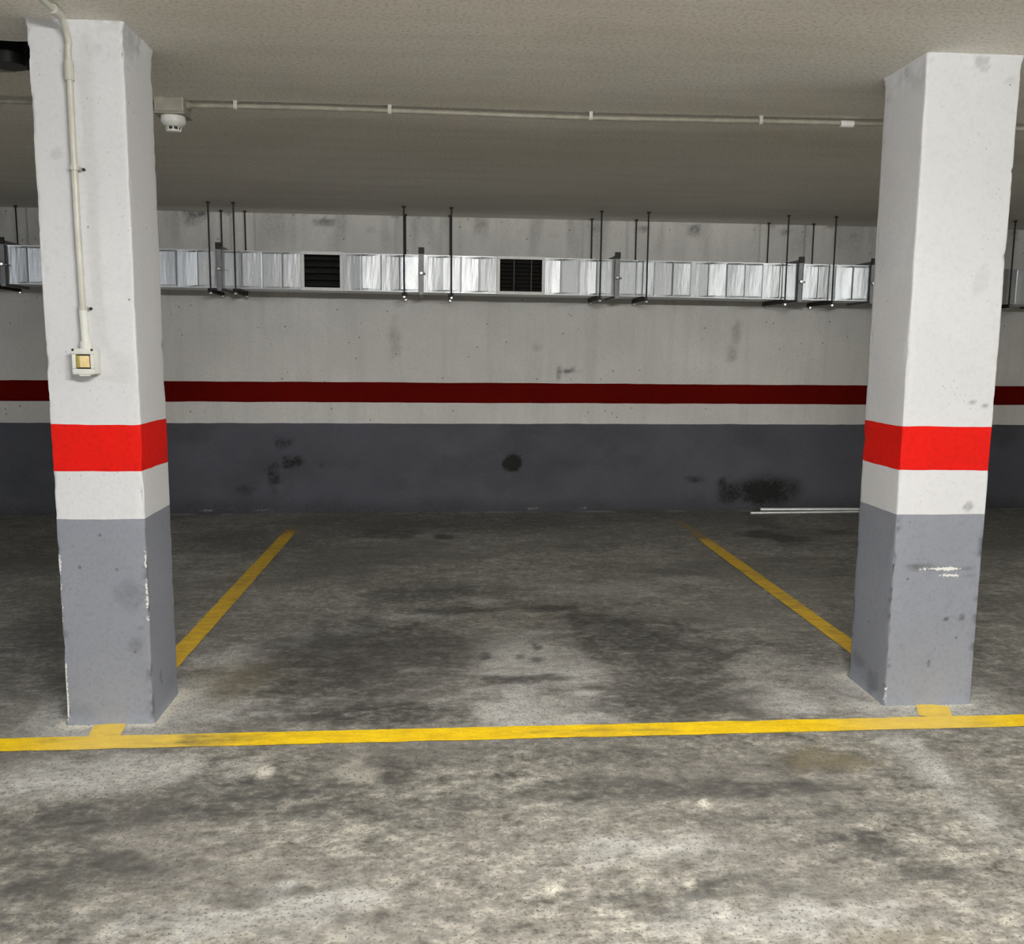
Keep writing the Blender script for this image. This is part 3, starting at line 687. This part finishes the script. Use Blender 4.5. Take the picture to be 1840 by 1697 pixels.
def f_front(s, t, X, Y):
    dl = np.abs(X + 1.10) / 0.42; dr = np.abs(X - 1.72) / 0.42
    dusty = np.maximum(1 - sstep(0.2, 1.0, dl), 1 - sstep(0.2, 1.0, dr)) * 0.95
    wear = 0.10 + 0.12 * (np.abs(t) > 0.42) + 0.16 * dusty
    gr = 0.75 * blob(X, Y, -0.80, 3.05, 0.16, 0.06, 0.6, 0.8, 4) + 0.3 * sstep(0.55, 0.75, fbm(X * 3, Y * 12, 8)) + 0.35 * blob(X, Y, 0.45, 3.06, 0.25, 0.02, 0.6, 0.8, 5)
    return wear, dusty, np.clip(gr, 0, 1)
paint_strip('painted_line', ((-4.4, 3.012), (5.0, 3.105)), 0.106, M['yellow'], 'long bright yellow line across the mouth of the bay', f_front)
def f_left(s, t, X, Y):
    return 0.16 + 0.5 * sstep(6.2, 7.0, Y) + 0.10 * (np.abs(t) > 0.4), 0.15 + 0 * s, 0.25 + 0.3 * sstep(0.5, 0.7, fbm(X * 9, Y * 5, 18))
paint_strip('painted_line', ((-1.196, 3.50), (-1.172, 7.05)), 0.092, M['yellow_side'], 'yellow line running back behind the left pillar', f_left)
def f_right(s, t, X, Y):
    return 0.14 + 0.42 * sstep(5.9, 6.6, Y) + 0.10 * (np.abs(t) > 0.4), 0.2 + 0.5 * sstep(5.9, 6.5, Y), 0.22 + 0.3 * sstep(0.5, 0.7, fbm(X * 9, Y * 5, 28)) + 0.5 * blob(X, Y, 1.84, 6.4, 0.06, 0.1, 0.5, 0.6, 3)
paint_strip('painted_line', ((1.865, 3.56), (1.838, 7.02)), 0.095, M['yellow_side'], 'yellow line running back behind the right pillar, fading near the wall', f_right)
f_stub = lambda s, t, X, Y: (0.22 + 0.10 * (np.abs(t) > 0.4), 0.95 + 0 * s, 0.05 + 0 * s)
paint_strip('painted_line', ((-1.200, 3.088), (-1.217, 3.200)), 0.108, M['yellow'], 'short dusty yellow stub at the foot of the left pillar', f_stub, z=0.0026)
paint_strip('painted_line', ((1.816, 3.116), (1.868, 3.240)), 0.118, M['yellow'], 'short dusty yellow stub at the foot of the right pillar', f_stub, z=0.0026)

# ------------------------------------------------------------------ ventilation duct
DX_ROT = math.atan(SK)
DUCT_Z, DUCT_H, DUCT_D, DUCT_GAP, DUCT_TILT = 1.914, 0.277, 0.335, 0.47, 0.0051
duct = empty('ventilation_duct', (0, WY - DUCT_GAP, DUCT_Z), (0, DUCT_TILT, DX_ROT))
tag(duct, 'long galvanised ventilation duct hung along the back wall', 'duct')
FL = [-4.75, -3.222, -1.696, -0.211, 1.2845, 2.739, 3.326, 4.85, 6.35]
GRILLES = [(-1.103, -0.793), (0.360, 0.729)]
hh = DUCT_H / 2
def panel_mesh(kind):
    """one sheet strip between two beads, unit width, slightly folded"""
    bm = bmesh.new()
    prof = {'a': [(0.0, 0.004), (0.05, 0.0), (0.5, -0.0015), (0.93, -0.006), (1.0, -0.002)],
            'b': [(0.0, -0.002), (0.07, -0.006), (0.5, -0.002), (0.95, 0.0015), (1.0, 0.004)],
            'c': [(0.0, 0.003), (0.04, -0.003), (0.5, -0.0045), (0.96, -0.003), (1.0, 0.003)]}[kind]
    zs = [-hh + 0.006, -hh + 0.02, 0, hh - 0.02, hh - 0.006]
    rows = []
    for z in zs:
        k = 0.35 if abs(z) > hh - 0.01 else 1.0
        rows.append([bm.verts.new((u, y * k, z)) for u, y in prof])
    back = [[bm.verts.new((u, 0.010, z)) for u in (0, 1)] for z in (zs[0], zs[-1])]
    for i in range(len(zs) - 1):
        for j in range(len(prof) - 1):
            bm.faces.new((rows[i][j], rows[i][j + 1], rows[i + 1][j + 1], rows[i + 1][j]))
    bm.faces.new(rows[0][::-1] + [back[0][0], back[0][1]])
    bm.faces.new(rows[-1] + [back[1][1], back[1][0]])
    bm.faces.new([r[0] for r in rows] + [back[1][0], back[0][0]])
    bm.faces.new([back[0][1], back[1][1]] + [r[-1] for r in rows][::-1])
    bm.faces.new((back[0][0], back[1][0], back[1][1], back[0][1]))
    bmesh.ops.recalc_face_normals(bm, faces=bm.faces)
    me = bpy.data.meshes.new('panel'); bm.to_mesh(me); bm.free(); me.materials.append(M['galv'])
    return me
PANELS = {k: panel_mesh(k) for k in 'abc'}
def section(xa, xb, si):
    bm = bmesh.new()
    y0, y1 = 0.008, DUCT_D
    box(bm, xa, xb, y0 - 0.010, y1, hh - 0.006, hh)             # top sheet
    box(bm, xa, xb, y0 - 0.010, y1, -hh, -hh + 0.006)           # bottom sheet
    box(bm, xa, xb, y1 - 0.006, y1, -hh + 0.006, hh - 0.006)    # back sheet
    o = bm_obj('duct_section', bm, M['galv'], duct)
    rnd = random.Random(50 + si)
    spans = []; x = xa + 0.012
    gs = [g for g in GRILLES if xa < g[0] < xb]
    for g in gs:
        spans.append((x, g[0] + 0.012)); x = g[1] - 0.012
    spans.append((x, xb - 0.012))
    k = 0
    for (a, b) in spans:
        n = max(1, round((b - a) / 0.145))
        for i in range(n):
            p = share('panel', PANELS['ab'[k % 2] if rnd.random() < 0.8 else 'c'], o)
            wv = (b - a) / n
            p.location = (a + wv * i, 0.0, 0); p.scale = (wv, 1, 1)
            p.rotation_euler = (math.radians(rnd.uniform(-1.2, 1.2)), 0, math.radians(rnd.uniform(-1.3, 1.3)))
            k += 1
for i in range(len(FL) - 1):
    section(FL[i], FL[i + 1], i)
# flanges: a proud profile ring with corner lugs and a clamp bolt at mid height
bm = bmesh.new(); e = 0.030; t = 0.016
box(bm, -t, t, -e, DUCT_D + e, hh, hh + e); box(bm, -t, t, -e, DUCT_D + e, -hh - e * 0.6, -hh)
box(bm, -t, t, -e, -0.008, -hh, hh); box(bm, -t, t, DUCT_D, DUCT_D + e, -hh, hh)
for s in (-1, 1):      # recessed joint line between the two mating profiles
    box(bm, s * t - 0.003, s * t + 0.003, -e - 0.004, -e + 0.004, -hh, hh)
FLANGE = bpy.data.meshes.new('flange'); bmesh.ops.recalc_face_normals(bm, faces=bm.faces); bm.to_mesh(FLANGE); bm.free(); FLANGE.materials.append(M['galv_dull'])
bm = bmesh.new(); box(bm, -0.022, 0.022, -e - 0.006, -e + 0.012, hh + 0.004, hh + e + 0.022, 0.003)
LUG = bpy.data.meshes.new('corner_lug'); bm.to_mesh(LUG); bm.free(); LUG.materials.append(M['rod'])
bm = bmesh.new(); tube(bm, [(0, -e - 0.002, 0), (0, -e - 0.012, 0), (0, -e - 0.016, 0)], [0.015, 0.015, 0.009], 10)
tube(bm, [(-0.012, -e - 0.008, -0.004), (0.034, -e - 0.008, -0.004)], 0.006, 8)
BOLT = bpy.data.meshes.new('clamp_bolt'); bmesh.ops.recalc_face_normals(bm, faces=bm.faces); bm.to_mesh(BOLT); bm.free(); BOLT.materials.append(M['zinc'])
for x in FL[1:-1]:
    f = share('flange', FLANGE, duct); f.location = (x, 0, 0)
    share('corner_lug', LUG, f); share('clamp_bolt', BOLT, f)
# two white grilles with dark louvres
def grille(xa, xb, slats):
    w = xb - xa; z0, z1 = -hh - 0.004, hh + 0.006; fr = 0.024
    bm = bmesh.new()
    box(bm, xa, xb, -0.020, 0.006, z1 - fr, z1, 0.003); box(bm, xa, xb, -0.020, 0.006, z0, z0 + fr, 0.003)
    box(bm, xa, xa + fr, -0.020, 0.006, z0 + fr, z1 - fr, 0.003); box(bm, xb - fr, xb, -0.020, 0.006, z0 + fr, z1 - fr, 0.003)
    g = bm_obj('vent_grille', bm, M['vent_white'], duct)
    g['label'] = 'white framed grille with dark louvres'
    bm = bmesh.new(); box(bm, xa + 0.01, xb - 0.01, 0.075, 0.085, z0 + 0.01, z1 - 0.01); bm_obj('filter', bm, M['filter'], g)  # added black sheet behind the slats, painting the shaded duct interior
    bm = bmesh.new(); c, s = math.cos(math.radians(38)), math.sin(math.radians(38)); dd = 0.020
    vs = []
    for (u, v) in ((-dd, -0.0012), (dd, -0.0012), (dd, 0.0012), (-dd, 0.0012)):
        vs.append((u * c - v * s, u * s + v * c))
    A_ = [bm.verts.new((xa + fr, 0.02 + p[0], p[1])) for p in vs]; B_ = [bm.verts.new((xb - fr, 0.02 + p[0], p[1])) for p in vs]
    for i in range(4): bm.faces.new((A_[i], A_[(i + 1) % 4], B_[(i + 1) % 4], B_[i]))
    bm.faces.new(A_[::-1]); bm.faces.new(B_)
    bmesh.ops.recalc_face_normals(bm, faces=bm.faces)
    sm = bpy.data.meshes.new('louvre_slat'); bm.to_mesh(sm); bm.free(); sm.materials.append(M['louvre'])
    for i in range(slats):
        o = share('louvre_slat', sm, g); o.location = (0, 0, z0 + fr + (z1 - z0 - 2 * fr) * (i + 0.5) / slats)
    if slats > 6:
        for fx in (0.36, 0.72):
            bm = bmesh.new(); xx = xa + w * fx; box(bm, xx - 0.004, xx + 0.004, 0.004, 0.05, z0 + fr, z1 - fr); bm_obj('mullion', bm, M['louvre'], g)
grille(*GRILLES[0], 5); grille(*GRILLES[1], 8)

# hangers: two threaded rods, an angle bar under the duct and the nuts
def hanger(x, label):
    bz = DUCT_Z - DUCT_TILT * x - hh - 0.004
    root = empty('duct_hanger', (x, WY - DUCT_GAP + SK * x, bz), (0, 0, DX_ROT))
    tag(root, label, 'hanger', 'threaded rod hangers of the duct')
    top = H - bz
    for y in (-0.045, 0.372):
        bm = bmesh.new(); tube(bm, [(0, y, -0.045), (0, y, top)], 0.0062, 8); tube(bm, [(0, y, top - 0.012), (0, y, top)], 0.014, 8)
        rod = bm_obj('threaded_rod', bm, M['rod'], root)
        bm = bmesh.new(); tube(bm, [(0, y, -0.030), (0, y, -0.042)], 0.013, 6); bm_obj('nut', bm, M['zinc'], rod)
    bm = bmesh.new(); box(bm, -0.018, 0.018, -0.062, 0.392, -0.004, 0.0); box(bm, -0.018, -0.014, -0.062, 0.392, -0.030, -0.004)
    bm_obj('angle_bar', bm, M['rod'], root)
for x, lb in ((-3.275, 'duct hanger left of the left pillar, beside the left-end flange'),
              (-1.755, 'duct hanger nearest the left pillar, left of a flange'),
              (-1.575, 'duct hanger just right of the flange near the left pillar'),
              (-0.338, 'duct hanger right of the left grille, left of a flange'),
              (0.015, 'duct hanger between the two grilles, just left of the right grille'),
              (1.150, 'duct hanger right of the right grille, left of a flange'),
              (1.512, 'duct hanger right of the flange beyond the right grille'),
              (2.612, 'duct hanger second nearest the right pillar, left of a flange'),
              (2.992, 'duct hanger nearest the right pillar on its left side'),
              (4.458, 'duct hanger seen right of the right pillar')):
    hanger(x, lb)

# ------------------------------------------------------------------ ceiling conduit and smoke detector
def saddle(bm, x, y, r):
    """clip ring around a pipe that runs along x under the ceiling"""
    tube(bm, [(x - 0.008, y, H - 0.022), (x + 0.008, y, H - 0.022)], r + 0.004, 12)
    box(bm, x - 0.008, x + 0.008, y - r - 0.004, y + r + 0.004, H - 0.022, H)
con = empty('ceiling_conduit', (0, 4.155, H))
tag(con, 'thin plastic conduit clipped across the ceiling from the smoke detector', 'conduit')
def cpart(name, bm, mat, smooth=True):
    bmesh.ops.translate(bm, verts=bm.verts, vec=(0, -4.155, -H))
    return bm_obj(name, bm, mat, con, smooth)
bm = bmesh.new(); tube(bm, [(x, 4.155 + 0.006 * math.sin(x * 2.1), H - 0.022 - 0.002 * math.sin(x * 3)) for x in np.linspace(-4.4, -1.255, 16)], 0.0105, 12); cpart('pipe', bm, M['pvc_grey'])
bm = bmesh.new(); tube(bm, [(x, 4.155 + 0.010 * math.sin(x * 2.1), H - 0.022 - 0.002 * math.sin(x * 3)) for x in np.linspace(-1.115, 5.2, 34)], 0.0105, 12); cpart('pipe', bm, M['pvc_grey'])
for x in (-3.1, -2.4, -0.917, -0.259, 0.626, 1.394, 2.3, 3.1, 3.9):
    bm = bmesh.new(); saddle(bm, x, 4.155 + 0.010 * math.sin(x * 2.1), 0.0105); cpart('clip', bm, M['pvc'])
bm = bmesh.new(); tube(bm, [(1.76, 4.15, H - 0.024), (1.82, 4.15, H - 0.024)], 0.0155, 14); cpart('coupling', bm, M['pvc_white'])

det = empty('smoke_detector', (-1.185, 4.155, H)); tag(det, 'round smoke detector under a square junction box on the ceiling', 'smoke detector')
bm = bmesh.new(); box(bm, -0.062, 0.062, -0.062, 0.062, -0.062, 0.0, 0.006); bm_obj('junction_box', bm, M['pvc_grey'], det)
bm = bmesh.new(); box(bm, -0.066, 0.066, -0.066, 0.066, -0.070, -0.062, 0.003); bm_obj('box_lid', bm, M['pvc_grey'], det)
for s in (-1, 1):
    bm = bmesh.new(); tube(bm, [(s * 0.060, 0, -0.022), (s * 0.078, 0, -0.022)], 0.016, 12); bm_obj('gland', bm, M['black' if s < 0 else 'pvc_grey'], det, True)
bm = bmesh.new(); lathe(bm, [(0.050, 0.0), (0.052, -0.018), (0.050, -0.026), (0.036, -0.040), (0.030, -0.043)], (0, 0, -0.070), 30); bm_obj('detector_head', bm, M['pvc_white'], det, True)
bm = bmesh.new(); lathe(bm, [(0.027, 0.0), (0.027, -0.012)], (0, 0, -0.113), 24); hd_ = bm_obj('sensor_chamber', bm, M['black'], det, True)
bm = bmesh.new(); lathe(bm, [(0.031, 0.0), (0.029, -0.008), (0.020, -0.011)], (0, 0, -0.125), 24); bm_obj('cap', bm, M['pvc_white'], hd_, True)
for k in range(8):
    a = k * math.pi / 4 + 0.2
    bm = bmesh.new(); tube(bm, [(0.029 * math.cos(a), 0.029 * math.sin(a), -0.112), (0.029 * math.cos(a), 0.029 * math.sin(a), -0.126)], 0.0032, 6); bm_obj('rib', bm, M['pvc_white'], hd_)

# ------------------------------------------------------------------ conduit and switch box on the left pillar
PF = PILLARS['left'][1]        # front face plane
px_, rp = -1.231, 0.0105
pc = empty('pillar_conduit', (px_, PF, 1.36)); tag(pc, 'ivory conduit running up the left pillar from the switch box to the ceiling', 'conduit')
def ppart(name, bm, mat, parent=None):
    bmesh.ops.translate(bm, verts=bm.verts, vec=(-px_, -PF, -1.36))
    return bm_obj(name, bm, mat, parent or pc, True)
yc = PF - 0.026
arc = []
R_ = 0.075; zc = H - 0.018 - R_
for k in range(11):
    a = k / 10 * math.pi / 2
    arc.append((px_ + 0.004, yc - R_ + R_ * math.cos(a), zc + R_ * math.sin(a)))
bm = bmesh.new(); tube(bm, [(-1.2275, yc, 1.47), (px_, yc, 1.75), (px_, yc, 2.10), (px_, yc, zc)] + arc[1:] + [(px_ + 0.012, 2.95, H - 0.018), (px_ + 0.05, 2.0, H - 0.018), (px_ + 0.08, 0.8, H - 0.018)], rp, 14); ppart('pipe', bm, M['pvc'])
bm = bmesh.new(); tube(bm, [(-1.2245, yc, 1.362), (-1.2275, yc, 1.478)], 0.0135, 14); ppart('sleeve', bm, M['pvc_white'])
bm = bmesh.new(); tube(bm, [(px_, yc, 2.205), (px_, yc, 2.265)], 0.0148, 14); ppart('coupling', bm, M['pvc'])
bm = bmesh.new(); tube(bm, [(px_ + 0.010, 3.05, H - 0.018), (px_ + 0.008, 3.105, H - 0.018)], 0.0148, 14); ppart('coupling', bm, M['pvc'])
for z in (1.475, 1.93):
    bm = bmesh.new(); tube(bm, [(px_ + (0.003 if z < 1.6 else 0), yc, z - 0.007), (px_ + (0.003 if z < 1.6 else 0), yc, z + 0.007)], rp + 0.004, 14)
    box(bm, px_ - 0.014, px_ + 0.014, yc, PF + 0.002, z - 0.007, z + 0.007); cl = ppart('clip', bm, M['pvc'])
    bm = bmesh.new(); tube(bm, [(px_ + 0.021, PF + 0.001, z), (px_ + 0.021, PF - 0.006, z)], 0.005, 8); ppart('screw', bm, M['black'], cl)

sw = empty('switch_box', (-1.2235, PF, 1.298)); tag(sw, 'white surface switch box with an amber push button on the left pillar', 'switch')
w2, h2, dp = 0.036, 0.043, 0.062
bm = bmesh.new(); box(bm, -w2, w2, -dp + 0.014, 0.003, -h2, h2, 0.006); bm_obj('housing', bm, M['pvc_white'], sw, True)
bm = bmesh.new(); fi = 0.024
box(bm, -w2, w2, -dp, -dp + 0.012, fi, h2, 0.003); box(bm, -w2, w2, -dp, -dp + 0.012, -h2, -fi, 0.003)
box(bm, -w2, -fi, -dp, -dp + 0.012, -fi, fi, 0.002); box(bm, fi, w2, -dp, -dp + 0.012, -fi, fi, 0.002); bm_obj('front_frame', bm, M['pvc_white'], sw, True)
bm = bmesh.new(); box(bm, -fi, fi, -dp + 0.011, -dp + 0.014, -fi, fi); bm_obj('button_recess', bm, M['black'], sw)
bm = bmesh.new(); box(bm, -fi + 0.012, fi - 0.004, -dp + 0.002, -dp + 0.012, -fi + 0.004, fi - 0.004, 0.003); bm_obj('push_button', bm, M['amber'], sw, True)
bm = bmesh.new(); box(bm, -fi + 0.001, -fi + 0.0115, -dp + 0.005, -dp + 0.012, -fi + 0.003, fi - 0.003, 0.002); bm_obj('indicator_strip', bm, M['olive'], sw, True)
bm = bmesh.new(); tube(bm, [(-0.001, -0.026, h2 - 0.002), (-0.001, -0.026, h2 + 0.024)], 0.019, 16); bm_obj('gland', bm, M['pvc_white'], sw, True)
for (x, z) in ((-w2 + 0.005, h2 - 0.004), (w2 - 0.005, h2 - 0.004)):
    bm = bmesh.new(); tube(bm, [(x, -dp + 0.002, z), (x, -dp - 0.0015, z)], 0.0042, 8); bm_obj('screw', bm, M['black'], sw)
bm = bmesh.new(); box(bm, -0.016, 0.020, -dp + 0.004, -dp + 0.022, -h2 - 0.006, -h2 + 0.002, 0.002); bm_obj('lower_tab', bm, M['pvc_white'], sw)

# ------------------------------------------------------------------ poles lying at the wall foot
def pole(pts, r, name, label, mat):
    bm = bmesh.new(); c = Vector(pts[0]); tube(bm, [Vector(p) - Vector((c.x, c.y, 0)) for p in pts], r, 14)
    o = bm_obj(name, bm, mat, None, True); o.location = (c.x, c.y, 0)
    return o
p = pole([(2.655, 7.475, 0.016), (3.9, 7.462, 0.016)], 0.0155, 'metal_pole', '', M['alu']); tag(p, 'short bright pole lying against the foot of the back wall', 'pole', 'poles on the floor')
p = pole([(2.52, 7.325, 0.012), (3.1, 7.353, 0.012), (4.6, 7.425, 0.012)], 0.0115, 'metal_pole', '', M['alu']); tag(p, 'long thin pole on the floor running behind the right pillar', 'pole', 'poles on the floor')

# ------------------------------------------------------------------ aisle lamps
def lamp(x, y, power, col, label):
    root = empty('ceiling_lamp', (x, y, H)); tag(root, label, 'lamp', 'aisle ceiling lamps')
    bm = bmesh.new(); box(bm, -0.63, 0.63, -0.030, 0.030, -0.165, -0.115, 0.004); bm_obj('housing', bm, M['lamp_body'], root)
    for sx in (-0.4, 0.4):
        bm = bmesh.new(); tube(bm, [(sx, 0, -0.118), (sx, 0, 0)], 0.008, 8); bm_obj('stem', bm, M['lamp_body'], root)
    em = m_emit('lamp_tube_glow', col, power)
    for s in (-1, 1):
        bm = bmesh.new(); tube(bm, [(-0.59, s * 0.058, -0.150), (0.59, s * 0.058, -0.150)], 0.013, 8, caps=False); bm_obj('tube', bm, em, root, True)
        for e_ in (-1, 1):
            bm = bmesh.new(); box(bm, e_ * 0.605 - 0.014, e_ * 0.605 + 0.014, min(s * 0.028, s * 0.074), max(s * 0.028, s * 0.074), -0.170, -0.134, 0.003); bm_obj('socket', bm, M['lamp_body'], root)
for L_ in LAMPS:
    lamp(*L_)
